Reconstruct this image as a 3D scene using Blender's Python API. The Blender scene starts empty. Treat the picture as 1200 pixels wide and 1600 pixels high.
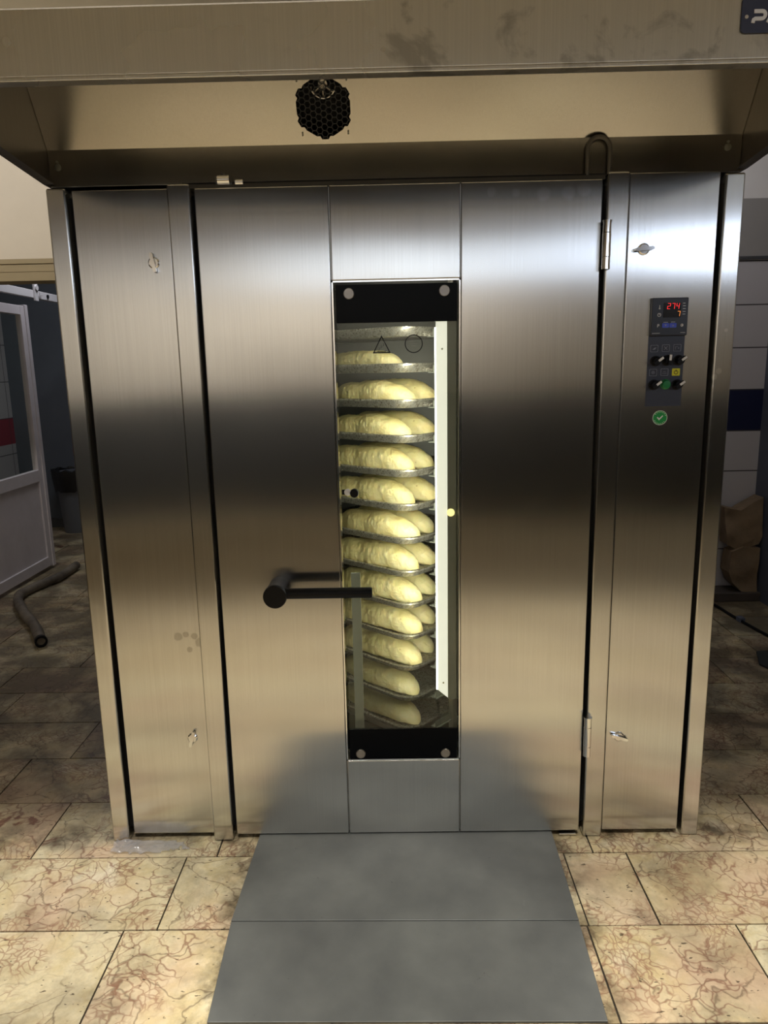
import bpy, bmesh, math, random
from mathutils import Vector, Matrix, noise
random.seed(7)
S = bpy.context.scene
COL = S.collection
PI = math.pi

# ------------------------------------------------------------------ helpers
def lin(r, g, b):
    f = lambda c: ((c/255+0.055)/1.055)**2.4 if c/255 > 0.04045 else c/255/12.92
    return (f(r), f(g), f(b), 1)

class MB:
    """collects shapes for ONE mesh object, in world coordinates"""
    def __init__(self): self.bm = bmesh.new()
    def quad(self, *p, m=0):
        f = self.bm.faces.new([self.bm.verts.new(q) for q in p]); f.material_index = m; return f
    def hexa(self, P, m=0):
        v = [self.bm.verts.new(p) for p in P]
        for i in ((0,3,2,1),(4,5,6,7),(0,1,5,4),(1,2,6,5),(2,3,7,6),(3,0,4,7)):
            self.bm.faces.new([v[k] for k in i]).material_index = m
        return self
    def box(self, x0, x1, y0, y1, z0, z1, m=0):
        return self.hexa([(x0,y0,z0),(x1,y0,z0),(x1,y1,z0),(x0,y1,z0),(x0,y0,z1),(x1,y0,z1),(x1,y1,z1),(x0,y1,z1)], m)
    def rings(self, R, m=0, cap=True, closed=True):
        V = [[self.bm.verts.new(p) for p in r] for r in R]
        n = len(V[0])
        for a, b in zip(V, V[1:]):
            for i in range(n if closed else n-1):
                j = (i+1) % n
                self.bm.faces.new((a[i], a[j], b[j], b[i])).material_index = m
        if cap:
            self.bm.faces.new(V[0][::-1]).material_index = m
            self.bm.faces.new(V[-1]).material_index = m
        return self
    def cyl(self, p0, p1, r, n=24, m=0, r1=None):
        p0, p1 = Vector(p0), Vector(p1); d = (p1-p0).normalized()
        a = d.orthogonal().normalized(); b = d.cross(a)
        r1 = r if r1 is None else r1
        c = lambda p, rr: [p+a*math.cos(2*PI*i/n)*rr+b*math.sin(2*PI*i/n)*rr for i in range(n)]
        return self.rings([c(p0, r), c(p1, r1)], m)
    def lathe(self, p0, d, prof, n=28, m=0):
        """prof: (distance along d, radius)"""
        p0, d = Vector(p0), Vector(d).normalized(); a = d.orthogonal().normalized(); b = d.cross(a)
        return self.rings([[p0+d*h+a*math.cos(2*PI*i/n)*r+b*math.sin(2*PI*i/n)*r for i in range(n)] for h, r in prof], m)
    def tube(self, path, r, n=12, m=0, rs=None):
        P = [Vector(p) for p in path]; R = []; up = None
        for i, p in enumerate(P):
            t = (P[min(i+1, len(P)-1)]-P[max(i-1, 0)]).normalized()
            if up is None: up = t.orthogonal().normalized()
            up = (up-t*up.dot(t)).normalized(); b = t.cross(up)
            rr = rs[i] if rs else r
            R.append([p+up*math.cos(2*PI*k/n)*rr+b*math.sin(2*PI*k/n)*rr for k in range(n)])
        return self.rings(R, m)
    def prism(self, poly, fn, d0, d1, m=0):
        """poly of 2-D points, fn(u, v, d) -> 3-D; extruded from d0 to d1"""
        return self.rings([[fn(u, v, d0) for u, v in poly], [fn(u, v, d1) for u, v in poly]], m)
    def build(self, name, mats, parent=None, bevel=0, seg=2, angle=35, label=None):
        bm = self.bm
        bmesh.ops.recalc_face_normals(bm, faces=bm.faces)
        me = bpy.data.meshes.new(name)
        o = bpy.data.objects.new(name, me); COL.objects.link(o)
        org = Vector((0, 0, 0))
        if parent is not None:
            o.parent = parent; org = ORG[parent.name]
            for v in bm.verts: v.co -= org
        ORG[o.name] = org
        bm.to_mesh(me); bm.free()
        for m in (mats if isinstance(mats, (list, tuple)) else [mats]): me.materials.append(m)
        me.shade_smooth(); me.set_sharp_from_angle(angle=math.radians(angle))
        if bevel:
            b = o.modifiers.new('edge', 'BEVEL'); b.width = bevel; b.segments = seg; b.limit_method = 'ANGLE'; b.angle_limit = math.radians(40)
            b.harden_normals = True
        if label: o['label'] = label
        return o
ORG = {}
def tag(o, label, cat, group=None, kind=None):
    o['label'] = label; o['category'] = cat
    if group: o['group'] = group
    if kind: o['kind'] = kind
    return o
def thing(name, loc, label, cat, group=None):
    o = bpy.data.objects.new(name, None); COL.objects.link(o); o.location = loc; o.empty_display_size = .1
    ORG[o.name] = Vector(loc)
    return tag(o, label, cat, group)
def struct(o): o['kind'] = 'structure'; return o
XZ = lambda y: (lambda u, v, d: (u, y+d, v))
def rrect(cx, cy, w, h, r, n=5):
    pts = []
    for sx, sy, a0 in ((1,1,0),(-1,1,90),(-1,-1,180),(1,-1,270)):
        for i in range(n+1):
            a = math.radians(a0+90*i/n)
            pts.append((cx+sx*(w/2-r)+r*math.cos(a), cy+sy*(h/2-r)+r*math.sin(a)))
    return pts
def disc(cx, cy, r, n=24): return [(cx+r*math.cos(2*PI*i/n), cy+r*math.sin(2*PI*i/n)) for i in range(n)]

# ------------------------------------------------------------------ materials
def newmat(name):
    m = bpy.data.materials.new(name); m.use_nodes = True
    nt = m.node_tree; b = nt.nodes['Principled BSDF']
    return m, nt, b
def N(nt, t, **kw):
    n = nt.nodes.new(t)
    for k, v in kw.items():
        if k in n.inputs.keys(): n.inputs[k].default_value = v
        else: setattr(n, k, v)
    return n
def plain(name, col, rough=.5, metal=0, emit=None, es=0, spec=None, coat=0):
    m, nt, b = newmat(name)
    b.inputs['Base Color'].default_value = col; b.inputs['Roughness'].default_value = rough; b.inputs['Metallic'].default_value = metal
    if emit: b.inputs['Emission Color'].default_value = emit; b.inputs['Emission Strength'].default_value = es
    if spec is not None: b.inputs['Specular IOR Level'].default_value = spec
    if coat: b.inputs['Coat Weight'].default_value = coat
    return m
def coords(nt, scale=(1,1,1), kind='Object'):
    tc = N(nt, 'ShaderNodeTexCoord'); mp = N(nt, 'ShaderNodeMapping'); mp.inputs['Scale'].default_value = scale
    nt.links.new(tc.outputs[kind], mp.inputs['Vector']); return mp.outputs['Vector']
def noise_(nt, vec, scale, detail=4, rough=.55, dist=0):
    n = N(nt, 'ShaderNodeTexNoise', Scale=scale, Detail=detail, Roughness=rough, Distortion=dist)
    nt.links.new(vec, n.inputs['Vector']); return n.outputs['Fac']
def ramp(nt, fac, stops):
    r = N(nt, 'ShaderNodeValToRGB'); el = r.color_ramp.elements
    while len(el) < len(stops): el.new(.5)
    for e, (p, c) in zip(el, stops):
        e.position = p; e.color = c if len(c) == 4 else (*c, 1)
    nt.links.new(fac, r.inputs['Fac']); return r.outputs['Color']
def g(v): return (v, v, v, 1)
def mix(nt, fac, a, b, mode='MIX'):
    n = N(nt, 'ShaderNodeMix', data_type='RGBA', blend_type=mode)
    for s, v in ((n.inputs[0], fac), (n.inputs[6], a), (n.inputs[7], b)):
        if isinstance(v, (tuple, float, int)): s.default_value = v
        else: nt.links.new(v, s)
    return n.outputs[2]
def math_(nt, op, a, b=None, clamp=False):
    n = N(nt, 'ShaderNodeMath', operation=op, use_clamp=clamp)
    for s, v in zip(n.inputs, (a, b)):
        if v is None: continue
        if isinstance(v, (float, int)): s.default_value = v
        else: nt.links.new(v, s)
    return n.outputs[0]
def bump(nt, b, height, strength, dist=.001):
    n = N(nt, 'ShaderNodeBump', Strength=strength, Distance=dist)
    nt.links.new(height, n.inputs['Height']); nt.links.new(n.outputs['Normal'], b.inputs['Normal'])

def steel(name, base=(.63,.63,.62,1), rough=.215, aniso=.95, smudge=0, wave=.5, grain='Z', spots=(), spot_col=(.2,.19,.17,1), spot_amt=.4):
    m, nt, b = newmat(name)
    b.inputs['Metallic'].default_value = 1
    st = (260, 260, 2.2) if grain == 'Z' else (2.2, 260, 260)
    v = coords(nt, st); streak = noise_(nt, v, 1, 3, .6)
    c = ramp(nt, streak, [(.3, tuple(x*.955 for x in base[:3])), (.7, tuple(min(1, x*1.045) for x in base[:3]))])
    o = coords(nt)
    if smudge:
        sm = noise_(nt, o, 9, 5, .6, .4); spot = ramp(nt, sm, [(.60-.04*smudge, g(0)), (.64, g(1))])
        big = noise_(nt, o, 1.7, 2); reg = ramp(nt, big, [(.52, g(0)), (.6, g(1))])
        k = mix(nt, 1.0, spot, reg, 'MULTIPLY')
        c = mix(nt, math_(nt, 'MULTIPLY', k, .34*smudge), c, tuple(x*.35 for x in base[:3])+(1,))
    if spots:      # greasy finger marks at fixed places on the sheet
        sx = N(nt, 'ShaderNodeSeparateXYZ'); nt.links.new(o, sx.inputs[0]); tot = None
        for px, pz, pr in spots:
            d2 = math_(nt, 'ADD', math_(nt, 'POWER', math_(nt, 'SUBTRACT', sx.outputs['X'], px), 2.0), math_(nt, 'POWER', math_(nt, 'SUBTRACT', sx.outputs['Z'], pz), 2.0))
            mk = math_(nt, 'SUBTRACT', 1.0, math_(nt, 'DIVIDE', math_(nt, 'SQRT', d2), pr), True)
            tot = mk if tot is None else math_(nt, 'MAXIMUM', tot, mk)
        fn = noise_(nt, o, 70, 4, .65)
        k = ramp(nt, math_(nt, 'MULTIPLY', tot, math_(nt, 'ADD', fn, .5)), [(.28, g(0)), (.5, g(spot_amt))])
        c = mix(nt, k, c, spot_col)
    nt.links.new(c, b.inputs['Base Color'])
    r2 = noise_(nt, o, 3.2, 3)
    rr = ramp(nt, r2, [(.3, g(rough*.93)), (.75, g(rough*1.08))]); nt.links.new(rr, b.inputs['Roughness'])
    b.inputs['Anisotropic'].default_value = aniso
    t = N(nt, 'ShaderNodeCombineXYZ'); t.inputs[0].default_value = 1; t.inputs[1].default_value = .013; t.inputs[2].default_value = .007; nt.links.new(t.outputs[0], b.inputs['Tangent'])
    if wave:
        w = noise_(nt, coords(nt, (1, 1, .7)), 1.6, 1); bump(nt, b, w, wave, .012)
    return m

M = {}
M['steel'] = steel('brushed_steel')
M['steel_hood'] = steel('hood_steel', base=(.74,.72,.67,1), rough=.28, smudge=1.5, wave=.3)
M['steel_marked'] = steel('brushed_steel_marked', spots=((-.725,.735,.022),(-.700,.742,.016),(-.672,.736,.018),(-.655,.715,.026),(-.690,.690,.016),(-.630,.690,.02)))
M['steel_print'] = steel('brushed_steel_white_marks', spots=((.962,1.552,.014),(.950,1.535,.013),(.942,1.508,.013),(.975,1.67,.008)), spot_col=(.9,.9,.9,1), spot_amt=.7)
M['steel_scratched'] = steel('brushed_steel_top_marks', spots=((.28,2.07,.02),(.35,2.065,.018),(.43,2.06,.03),(.50,2.062,.03),(.545,2.07,.03)), spot_col=(.9,.9,.95,1), spot_amt=.45)
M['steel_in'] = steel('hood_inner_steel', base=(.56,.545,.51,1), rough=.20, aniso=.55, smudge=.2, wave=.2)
M['steel_shaded'] = steel('hood_side_steel_shaded', base=(.20,.185,.17,1), rough=.42, aniso=.5, smudge=.2, wave=.2)  # darker copy of the hood steel, dark reflections put into the colour
M['steel_plain'] = plain('satin_steel', (.55,.53,.5,1), .3, 1)
M['chrome'] = plain('chrome', (.8,.8,.8,1), .1, 1)
M['chamber'] = plain('oven_chamber_steel', (.16,.16,.145,1), .4, 1)
M['black'] = plain('black_plastic', (.005,.005,.006,1), .45, spec=.22)
M['black_gap'] = plain('black_rubber', (.006,.006,.007,1), .8)
M['blackglass'] = plain('black_enamelled_glass', (.004,.005,.007,1), .25, spec=.06)
M['panel'] = plain('dark_panel_foil', lin(52,56,72), .4)
M['unit'] = plain('dark_controller_face', lin(38,40,50), .35)
M['screen'] = plain('dark_display', (.004,.004,.004,1), .15)
M['white'] = plain('white_print', (.8,.8,.82,1), .5)
M['greyprint'] = plain('grey_print', lin(150,152,165), .5)
M['red_led'] = plain('red_led', (.2,0,0,1), .5, emit=(1,.03,.03,1), es=2.2)
M['orange_led'] = plain('orange_led', (.2,.05,0,1), .5, emit=(1,.30,.05,1), es=2.0)
M['blue'] = plain('blue_key', lin(70,90,215), .4)
M['yellow'] = plain('yellow_print', lin(225,220,40), .5)
M['green'] = plain('green_button', lin(25,120,65), .3)
M['green_st'] = plain('green_sticker', lin(10,150,70), .45)
M['lampwhite'] = plain('lamp_diffuser', (.8,.8,.72,1), .4, emit=(1,.97,.82,1), es=.75)
M['led'] = plain('led_strip', (.9,.9,.85,1), .4, emit=(1,.98,.9,1), es=6)
M['bulb'] = plain('pilot_light', (.9,.8,.3,1), .3, emit=(1,.85,.35,1), es=1.2)
M['lampgrey'] = plain('lamp_housing_grey', lin(128,128,118), .5, .2)
M['button'] = plain('turned_steel', (.36,.34,.32,1), .38, 1)
M['dark_rail'] = plain('dark_steel_rail', lin(70,66,58), .5, .6)
M['wire'] = plain('dull_steel_wire', lin(112,108,102), .45, .35)
M['pale_grey'] = plain('pale_grey_metal_and_reflection', lin(125,128,116), .5, .2)
M['rail_white'] = plain('white_painted_rail', lin(215,212,215), .5)
M['grout'] = plain('dark_grout', lin(50,42,32), .9)
M['mat'] = plain('dark_mat', lin(40,44,44), .8)
M['hose'] = None

def window_glass():
    m = bpy.data.materials.new('clear_glass'); m.use_nodes = True; nt = m.node_tree; nt.nodes.clear()
    out = N(nt, 'ShaderNodeOutputMaterial'); mx = N(nt, 'ShaderNodeMixShader'); tr = N(nt, 'ShaderNodeBsdfTransparent'); gl = N(nt, 'ShaderNodeBsdfGlossy', Roughness=.02)
    tr.inputs[0].default_value = (.95,.97,.95,1); gl.inputs[0].default_value = (.9,.95,.92,1)
    lw = N(nt, 'ShaderNodeLayerWeight', Blend=.5); pw = math_(nt, 'POWER', lw.outputs['Facing'], 5.0); fr = math_(nt, 'ADD', math_(nt, 'MULTIPLY', pw, .6), .025)
    nt.links.new(fr, mx.inputs[0]); nt.links.new(tr.outputs[0], mx.inputs[1]); nt.links.new(gl.outputs[0], mx.inputs[2]); nt.links.new(mx.outputs[0], out.inputs[0])
    return m
M['glass'] = window_glass()

def marble():
    m, nt, b = newmat('worn_marble_tile')
    at = N(nt, 'ShaderNodeAttribute', attribute_name='tile_id'); tc = N(nt, 'ShaderNodeTexCoord')
    wn = N(nt, 'ShaderNodeTexWhiteNoise', noise_dimensions='1D'); nt.links.new(at.outputs['Fac'], wn.inputs['W'])
    sc = N(nt, 'ShaderNodeVectorMath', operation='SCALE'); sc.inputs['Scale'].default_value = 37
    nt.links.new(wn.outputs['Color'], sc.inputs[0])
    ad = N(nt, 'ShaderNodeVectorMath', operation='ADD'); nt.links.new(tc.outputs['Object'], ad.inputs[0]); nt.links.new(sc.outputs[0], ad.inputs[1])
    V = ad.outputs[0]
    # distort
    dn = N(nt, 'ShaderNodeTexNoise', Scale=5, Detail=4); nt.links.new(V, dn.inputs['Vector'])
    ds = N(nt, 'ShaderNodeVectorMath', operation='SCALE'); ds.inputs['Scale'].default_value = .22
    nt.links.new(dn.outputs['Color'], ds.inputs[0])
    da = N(nt, 'ShaderNodeVectorMath', operation='ADD'); nt.links.new(V, da.inputs[0]); nt.links.new(ds.outputs[0], da.inputs[1])
    D = da.outputs[0]
    base = ramp(nt, noise_(nt, V, 4.5, 6, .6, .3), [(.3, lin(190,172,136)), (.42, lin(213,198,163)), (.5, lin(226,214,182)), (.58, lin(217,201,160)), (.72, lin(240,232,208))])
    base = mix(nt, .5, base, ramp(nt, noise_(nt, V, 55, 4, .7), [(.35, g(.72)), (.6, g(1))]), 'MULTIPLY')
    tint = ramp(nt, wn.outputs['Value'], [(0, lin(255,246,232)), (.5, lin(255,255,250)), (1, lin(232,220,200))])
    base = mix(nt, .7, base, tint, 'MULTIPLY')
    base = mix(nt, ramp(nt, noise_(nt, V, 2.4, 3), [(.5, g(0)), (.68, g(.55))]), base, lin(208,174,150))
    def veins(scale, w, region, rs, col, amt):
        vo = N(nt, 'ShaderNodeTexVoronoi', feature='DISTANCE_TO_EDGE', Scale=scale); nt.links.new(D, vo.inputs['Vector'])
        e = ramp(nt, vo.outputs['Distance'], [(0, g(1)), (w, g(0))])
        r = ramp(nt, noise_(nt, V, rs, 3), [(region, g(0)), (region+.08, g(amt))])
        return mix(nt, 1.0, e, r, 'MULTIPLY'), col
    for a in ((4.5, .016, .42, 3.1, lin(100,78,58), .7), (15, .05, .47, 3.7, lin(132,88,68), .8), (38, .12, .50, 4.3, lin(150,108,84), .75)):
        k, c = veins(*a); base = mix(nt, k, base, c)
    # red-brown inclusions
    inc = ramp(nt, noise_(nt, D, 3.4, 5, .6), [(.675, g(0)), (.70, g(.85))]); base = mix(nt, inc, base, lin(122,66,50))
    # pits
    pv = N(nt, 'ShaderNodeTexNoise', Scale=46, Detail=2); mp = N(nt, 'ShaderNodeMapping'); mp.inputs['Scale'].default_value = (1, 2.2, 1)
    nt.links.new(V, mp.inputs['Vector']); nt.links.new(mp.outputs[0], pv.inputs['Vector'])
    pit = ramp(nt, pv.outputs['Fac'], [(.69, g(0)), (.72, g(.85))]); base = mix(nt, pit, base, lin(70,54,40))
    # grime, plus painted-in dimness growing towards the back, in world position
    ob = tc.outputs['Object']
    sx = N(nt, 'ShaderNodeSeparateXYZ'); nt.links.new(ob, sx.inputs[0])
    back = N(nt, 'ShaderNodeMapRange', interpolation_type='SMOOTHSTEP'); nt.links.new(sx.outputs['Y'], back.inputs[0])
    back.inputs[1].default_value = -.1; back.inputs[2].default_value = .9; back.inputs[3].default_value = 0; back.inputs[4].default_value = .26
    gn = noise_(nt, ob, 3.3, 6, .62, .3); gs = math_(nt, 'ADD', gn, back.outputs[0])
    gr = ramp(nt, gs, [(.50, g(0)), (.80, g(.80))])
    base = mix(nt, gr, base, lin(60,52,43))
    # trodden dirt along the oven foot and the plate edges
    ax = math_(nt, 'ABSOLUTE', sx.outputs['X'])
    e1 = N(nt, 'ShaderNodeMapRange', interpolation_type='SMOOTHSTEP'); nt.links.new(math_(nt, 'ABSOLUTE', math_(nt, 'SUBTRACT', ax, .50)), e1.inputs[0])
    e1.inputs[1].default_value = .0; e1.inputs[2].default_value = .13; e1.inputs[3].default_value = 1; e1.inputs[4].default_value = 0
    e2 = N(nt, 'ShaderNodeMapRange', interpolation_type='SMOOTHSTEP'); nt.links.new(math_(nt, 'ABSOLUTE', math_(nt, 'ADD', sx.outputs['Y'], -.02)), e2.inputs[0])
    e2.inputs[1].default_value = .0; e2.inputs[2].default_value = .13; e2.inputs[3].default_value = 1; e2.inputs[4].default_value = 0
    ee = math_(nt, 'MAXIMUM', e1.outputs[0], e2.outputs[0])
    en = ramp(nt, noise_(nt, ob, 8, 5, .65), [(.38, g(0)), (.62, g(.9))])
    base = mix(nt, mix(nt, 1.0, en, ee, 'MULTIPLY'), base, lin(66,56,40))
    nt.links.new(base, b.inputs['Base Color'])
    b.inputs['Roughness'].default_value = .42; b.inputs['Specular IOR Level'].default_value = .35
    bump(nt, b, noise_(nt, V, 22, 5, .6), .25, .004)
    return m
M['marble'] = marble()

def plate_metal():
    m, nt, b = newmat('grey_steel_plate'); o = coords(nt)
    c = ramp(nt, noise_(nt, o, 5, 5, .55), [(.3, lin(100,102,101)), (.7, lin(122,124,121))])
    sp = noise_(nt, coords(nt, (1, 1.5, 1)), 17, 5, .7, .6); c = mix(nt, ramp(nt, sp, [(.68, g(0)), (.72, g(.7))]), c, lin(62,62,62))
    lt = noise_(nt, coords(nt, (1.3, 1, 1)), 12, 4, .7, 1.2); c = mix(nt, ramp(nt, lt, [(.70, g(0)), (.75, g(.3))]), c, lin(150,152,150))
    nt.links.new(c, b.inputs['Base Color']); b.inputs['Metallic'].default_value = .35; b.inputs['Roughness'].default_value = .42
    bump(nt, b, noise_(nt, o, 160, 3), .08, .001); return m
M['plate'] = plate_metal()

def tray_metal():
    m, nt, b = newmat('grimy_aluminium'); o = coords(nt)
    sp = noise_(nt, o, 90, 4, .7); c = ramp(nt, sp, [(.34, lin(96,86,70)), (.46, lin(150,146,132)), (.7, lin(198,196,184))])
    nt.links.new(c, b.inputs['Base Color']); b.inputs['Metallic'].default_value = .8
    nt.links.new(ramp(nt, sp, [(.4, g(.5)), (.6, g(.26))]), b.inputs['Roughness']); bump(nt, b, sp, .3, .002); return m
M['tray'] = tray_metal(); M['tray_in'] = plain('used_tray_floor', lin(98,92,80), .5, .3)

def dough():
    m, nt, b = newmat('floury_dough'); o = coords(nt)
    c = ramp(nt, noise_(nt, o, 9, 4, .6), [(.3, lin(228,210,138)), (.55, lin(238,225,160)), (.75, lin(245,236,188))])
    c = mix(nt, ramp(nt, noise_(nt, o, 6, 2), [(.56, g(0)), (.75, g(.5))]), c, lin(214,178,92))
    pit = ramp(nt, noise_(nt, o, 85, 2), [(.70, g(0)), (.75, g(.7))]); c = mix(nt, pit, c, lin(150,120,60))
    nt.links.new(c, b.inputs['Base Color']); b.inputs['Roughness'].default_value = .55
    b.inputs['Subsurface Weight'].default_value = .12; b.inputs['Subsurface Radius'].default_value = (.02,.012,.005); b.inputs['Subsurface Scale'].default_value = .5
    h = math_(nt, 'ADD', noise_(nt, o, 70, 5, .65), math_(nt, 'MULTIPLY', noise_(nt, o, 26, 3), 1.2)); bump(nt, b, h, .65, .006); return m
M['dough'] = dough()

def paint(name, col, var=.08, rough=.7, scale=2.5):
    m, nt, b = newmat(name); o = coords(nt)
    c = ramp(nt, noise_(nt, o, scale, 5, .6), [(.3, tuple(x*(1-var) for x in col[:3])), (.7, tuple(min(1, x*(1+var)) for x in col[:3]))])
    nt.links.new(c, b.inputs['Base Color']); b.inputs['Roughness'].default_value = rough; return m
M['beige_wall'] = paint('beige_plaster', lin(214,204,190), .05)
M['beige_trim'] = paint('beige_trim_paint', lin(160,145,116), .05)
M['slate'] = paint('slate_blue_paint', lin(84,90,98), .1)
M['ceil'] = paint('ceiling_paint', lin(220,212,192), .05)
M['pale_wall'] = paint('pale_plaster', lin(222,218,214), .04)
M['grey_wall'] = paint('grey_plaster', lin(150,146,142), .05)
M['dark_wall'] = paint('dark_dado_paint', lin(66,67,68), .15)
M['navy_wall'] = paint('blue_grey_paint', lin(92,96,110), .12)
M['leaf'] = paint('white_door_paint', lin(205,198,202), .06, .45, 7)
M['bin_grey'] = plain('grey_bin_plastic', lin(95,98,104), .5)
M['binbag'] = plain('black_bin_liner', (.006,.006,.007,1), .35)
M['plinth'] = paint('dirty_concrete', lin(74,66,60), .2)
def paper():
    m, nt, b = newmat('brown_kraft_paper'); o = coords(nt)
    c = ramp(nt, noise_(nt, o, 7, 5, .6), [(.3, lin(116,98,76)), (.7, lin(146,124,98))]); nt.links.new(c, b.inputs['Base Color']); b.inputs['Roughness'].default_value = .8
    bump(nt, b, noise_(nt, o, 14, 4, .6, .5), .6, .01); return m
M['paper'] = paper()
def hosem():
    m, nt, b = newmat('grey_rubber_hose'); v = coords(nt)
    c = ramp(nt, noise_(nt, v, 8, 4), [(.3, lin(66,58,50)), (.7, lin(120,110,96))]); nt.links.new(c, b.inputs['Base Color']); b.inputs['Roughness'].default_value = .6; return m
M['hose'] = hosem()
def film():
    m = bpy.data.materials.new('clear_plastic_film'); m.use_nodes = True; nt = m.node_tree; b = nt.nodes['Principled BSDF']
    b.inputs['Base Color'].default_value = lin(200,200,205); b.inputs['Roughness'].default_value = .12; b.inputs['Alpha'].default_value = .28; return m
M['film'] = film()

def tiles(name, rows, axis, cols):
    """glazed wall tiles: rows = list of (z0, z1, colour); joints drawn from position"""
    m, nt, b = newmat(name); tc = N(nt, 'ShaderNodeTexCoord'); s = N(nt, 'ShaderNodeSeparateXYZ'); nt.links.new(tc.outputs['Object'], s.inputs[0])
    c = lin(186,182,184)
    for z0, z1, k in rows:
        a = math_(nt, 'MULTIPLY', math_(nt, 'GREATER_THAN', s.outputs['Z'], z0), math_(nt, 'LESS_THAN', s.outputs['Z'], z1))
        c = mix(nt, a, c, k)
    step, off, xs, xo = cols
    def joint(out, st, of):
        f = math_(nt, 'FRACT', math_(nt, 'DIVIDE', math_(nt, 'ADD', out, of+50*st), st))
        return math_(nt, 'LESS_THAN', math_(nt, 'ABSOLUTE', math_(nt, 'SUBTRACT', f, .5)), .004/st)
    j = math_(nt, 'MAXIMUM', joint(s.outputs['Z'], step, off), joint(s.outputs[axis], xs, xo))
    c = mix(nt, j, c, lin(70,66,66)); nt.links.new(c, b.inputs['Base Color']); b.inputs['Roughness'].default_value = .3
    return m
M['tile_right'] = tiles('white_wall_tile_navy_band', [(1.128, 1.392, lin(28,32,62))], 'X', (.268, -1.392+.134, .62, .02))
M['tile_left'] = tiles('white_wall_tile_red_band', [(.886, 1.147, lin(150,52,66))], 'Y', (.362, -1.147+.181, .55, .1))

# ------------------------------------------------------------------ camera
cam = bpy.data.objects.new('camera', bpy.data.cameras.new('camera')); COL.objects.link(cam)
CAM_C, CAM_R, CAM_F = ((-0.01659, -2.2109, 1.58411), [(0.999763, 0.009294, -0.019681), (0.017462, 0.197287, 0.98019), (-0.012993, 0.980302, -0.197078)], 1128.278)
r, u, f = (Vector(v) for v in CAM_R)
mt = Matrix((( r.x, u.x, -f.x, CAM_C[0]), (r.y, u.y, -f.y, CAM_C[1]), (r.z, u.z, -f.z, CAM_C[2]), (0,0,0,1)))
cam.matrix_world = mt
cam.data.sensor_fit = 'VERTICAL'; cam.data.sensor_height = 32; cam.data.lens = CAM_F/1600*32; cam.data.clip_start = .02
S.camera = cam
S.view_settings.view_transform = 'Standard'; S.view_settings.look = 'None'; S.view_settings.gamma = 1; S.view_settings.exposure = 0; S.view_settings.use_curve_mapping = False

# ------------------------------------------------------------------ the room
def floor():
    mb = MB(); bm = mb.bm
    mb.box(-4.7, 4.7, -5.6, 5.3, -.06, -.004, 1)
    lay = bm.faces.layers.float.new('tile_id')
    P = .317; known = {-1: [-.722, -.099, .524, .729], -2: [-.817, -.19, .518, .941], 0: [-1.246, -.623, 0, .623, 1.247], 1: [-1.55, -.93, .93, 1.55]}
    tid = 0
    for k in range(-18, 17):
        y0 = .226+(k-1)*P+P*0  # row k spans [.226+(k-1)P, .226+kP]; row 0 -> (-.091, .226)
        y1 = y0+P
        if y1 < -5.6 or y0 > 5.3: continue
        xs = list(known.get(k, []))
        if not xs: xs = [random.uniform(-.3, .3)]
        while xs[0] > -4.7: xs.insert(0, xs[0]-.623)
        while xs[-1] < 4.7: xs.append(xs[-1]+.623)
        for a, b in zip(xs, xs[1:]):
            tid += 1; q = .0026; t = random.uniform(-.0012, .0008)
            a2, b2 = max(a, -4.7), min(b, 4.7)
            if b2-a2 < .01: continue
            mb.box(a2+q, b2-q, max(y0, -5.6)+q, min(y1, 5.3)-q, -.02, t)
            for fc in list(bm.faces)[-6:]: fc[lay] = tid*1.37
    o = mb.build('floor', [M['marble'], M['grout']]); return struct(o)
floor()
struct(MB().box(-4.7, 4.7, -5.6, 5.3, 3.2, 3.26).build('ceiling', M['ceil']))
# lintel wall behind the oven, left of it and above it
struct(MB().box(-4.5, .9, 1.5, 1.62, 2.138, 3.2).build('wall_lintel', M['beige_wall']))
t = MB(); t.box(-4.5, -1.03, 1.485, 1.62, 2.033, 2.075); t.box(-4.5, -1.03, 1.492, 1.62, 2.077, 2.112); t.box(-4.5, -1.03, 1.485, 1.62, 2.114, 2.1375)
struct(t.build('trim_1', M['beige_trim'], bevel=.002))
# far left room
struct(MB().box(-3.9, 1.0, 5.2, 5.3, 0, 3.2).build('wall_far', M['slate']))
struct(MB().box(-4.0, -3.9, 1.62, 5.2, 0, 3.2).build('wall_left', M['tile_left']))
struct(MB().box(-3.89, 1.0, 5.17, 5.2, 0, .09).build('baseboard_far', M['dark_wall']))
struct(MB().box(1.0, 1.1, 2.6, 5.3, 0, 3.2).build('wall_middle', M['grey_wall']))
# rear right wall
w = MB(); w.box(1.1, 2.42, 2.6, 2.7, 0, 2.216, 0); w.box(1.1, 2.42, 2.6, 2.7, 2.216, 2.567, 1); w.box(1.1, 2.42, 2.6, 2.7, 2.567, 3.2, 2)
struct(w.build('wall_back', [M['tile_right'], M['grey_wall'], M['pale_wall']]))
struct(MB().box(1.1, 2.42, 2.585, 2.6, 2.205, 2.222).build('trim_2', M['dark_wall']))
struct(MB().box(1.02, 2.42, 2.42, 2.6, 0, .06).build('baseboard_back', M['plinth'], bevel=.006))
struct(MB().box(2.42, 2.52, .5, 2.7, 0, 3.2).build('wall_right', M['navy_wall']))
struct(MB().box(2.52, 4.6, .5, .6, 0, 3.2).build('wall_right_front', M['beige_wall']))
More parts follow.
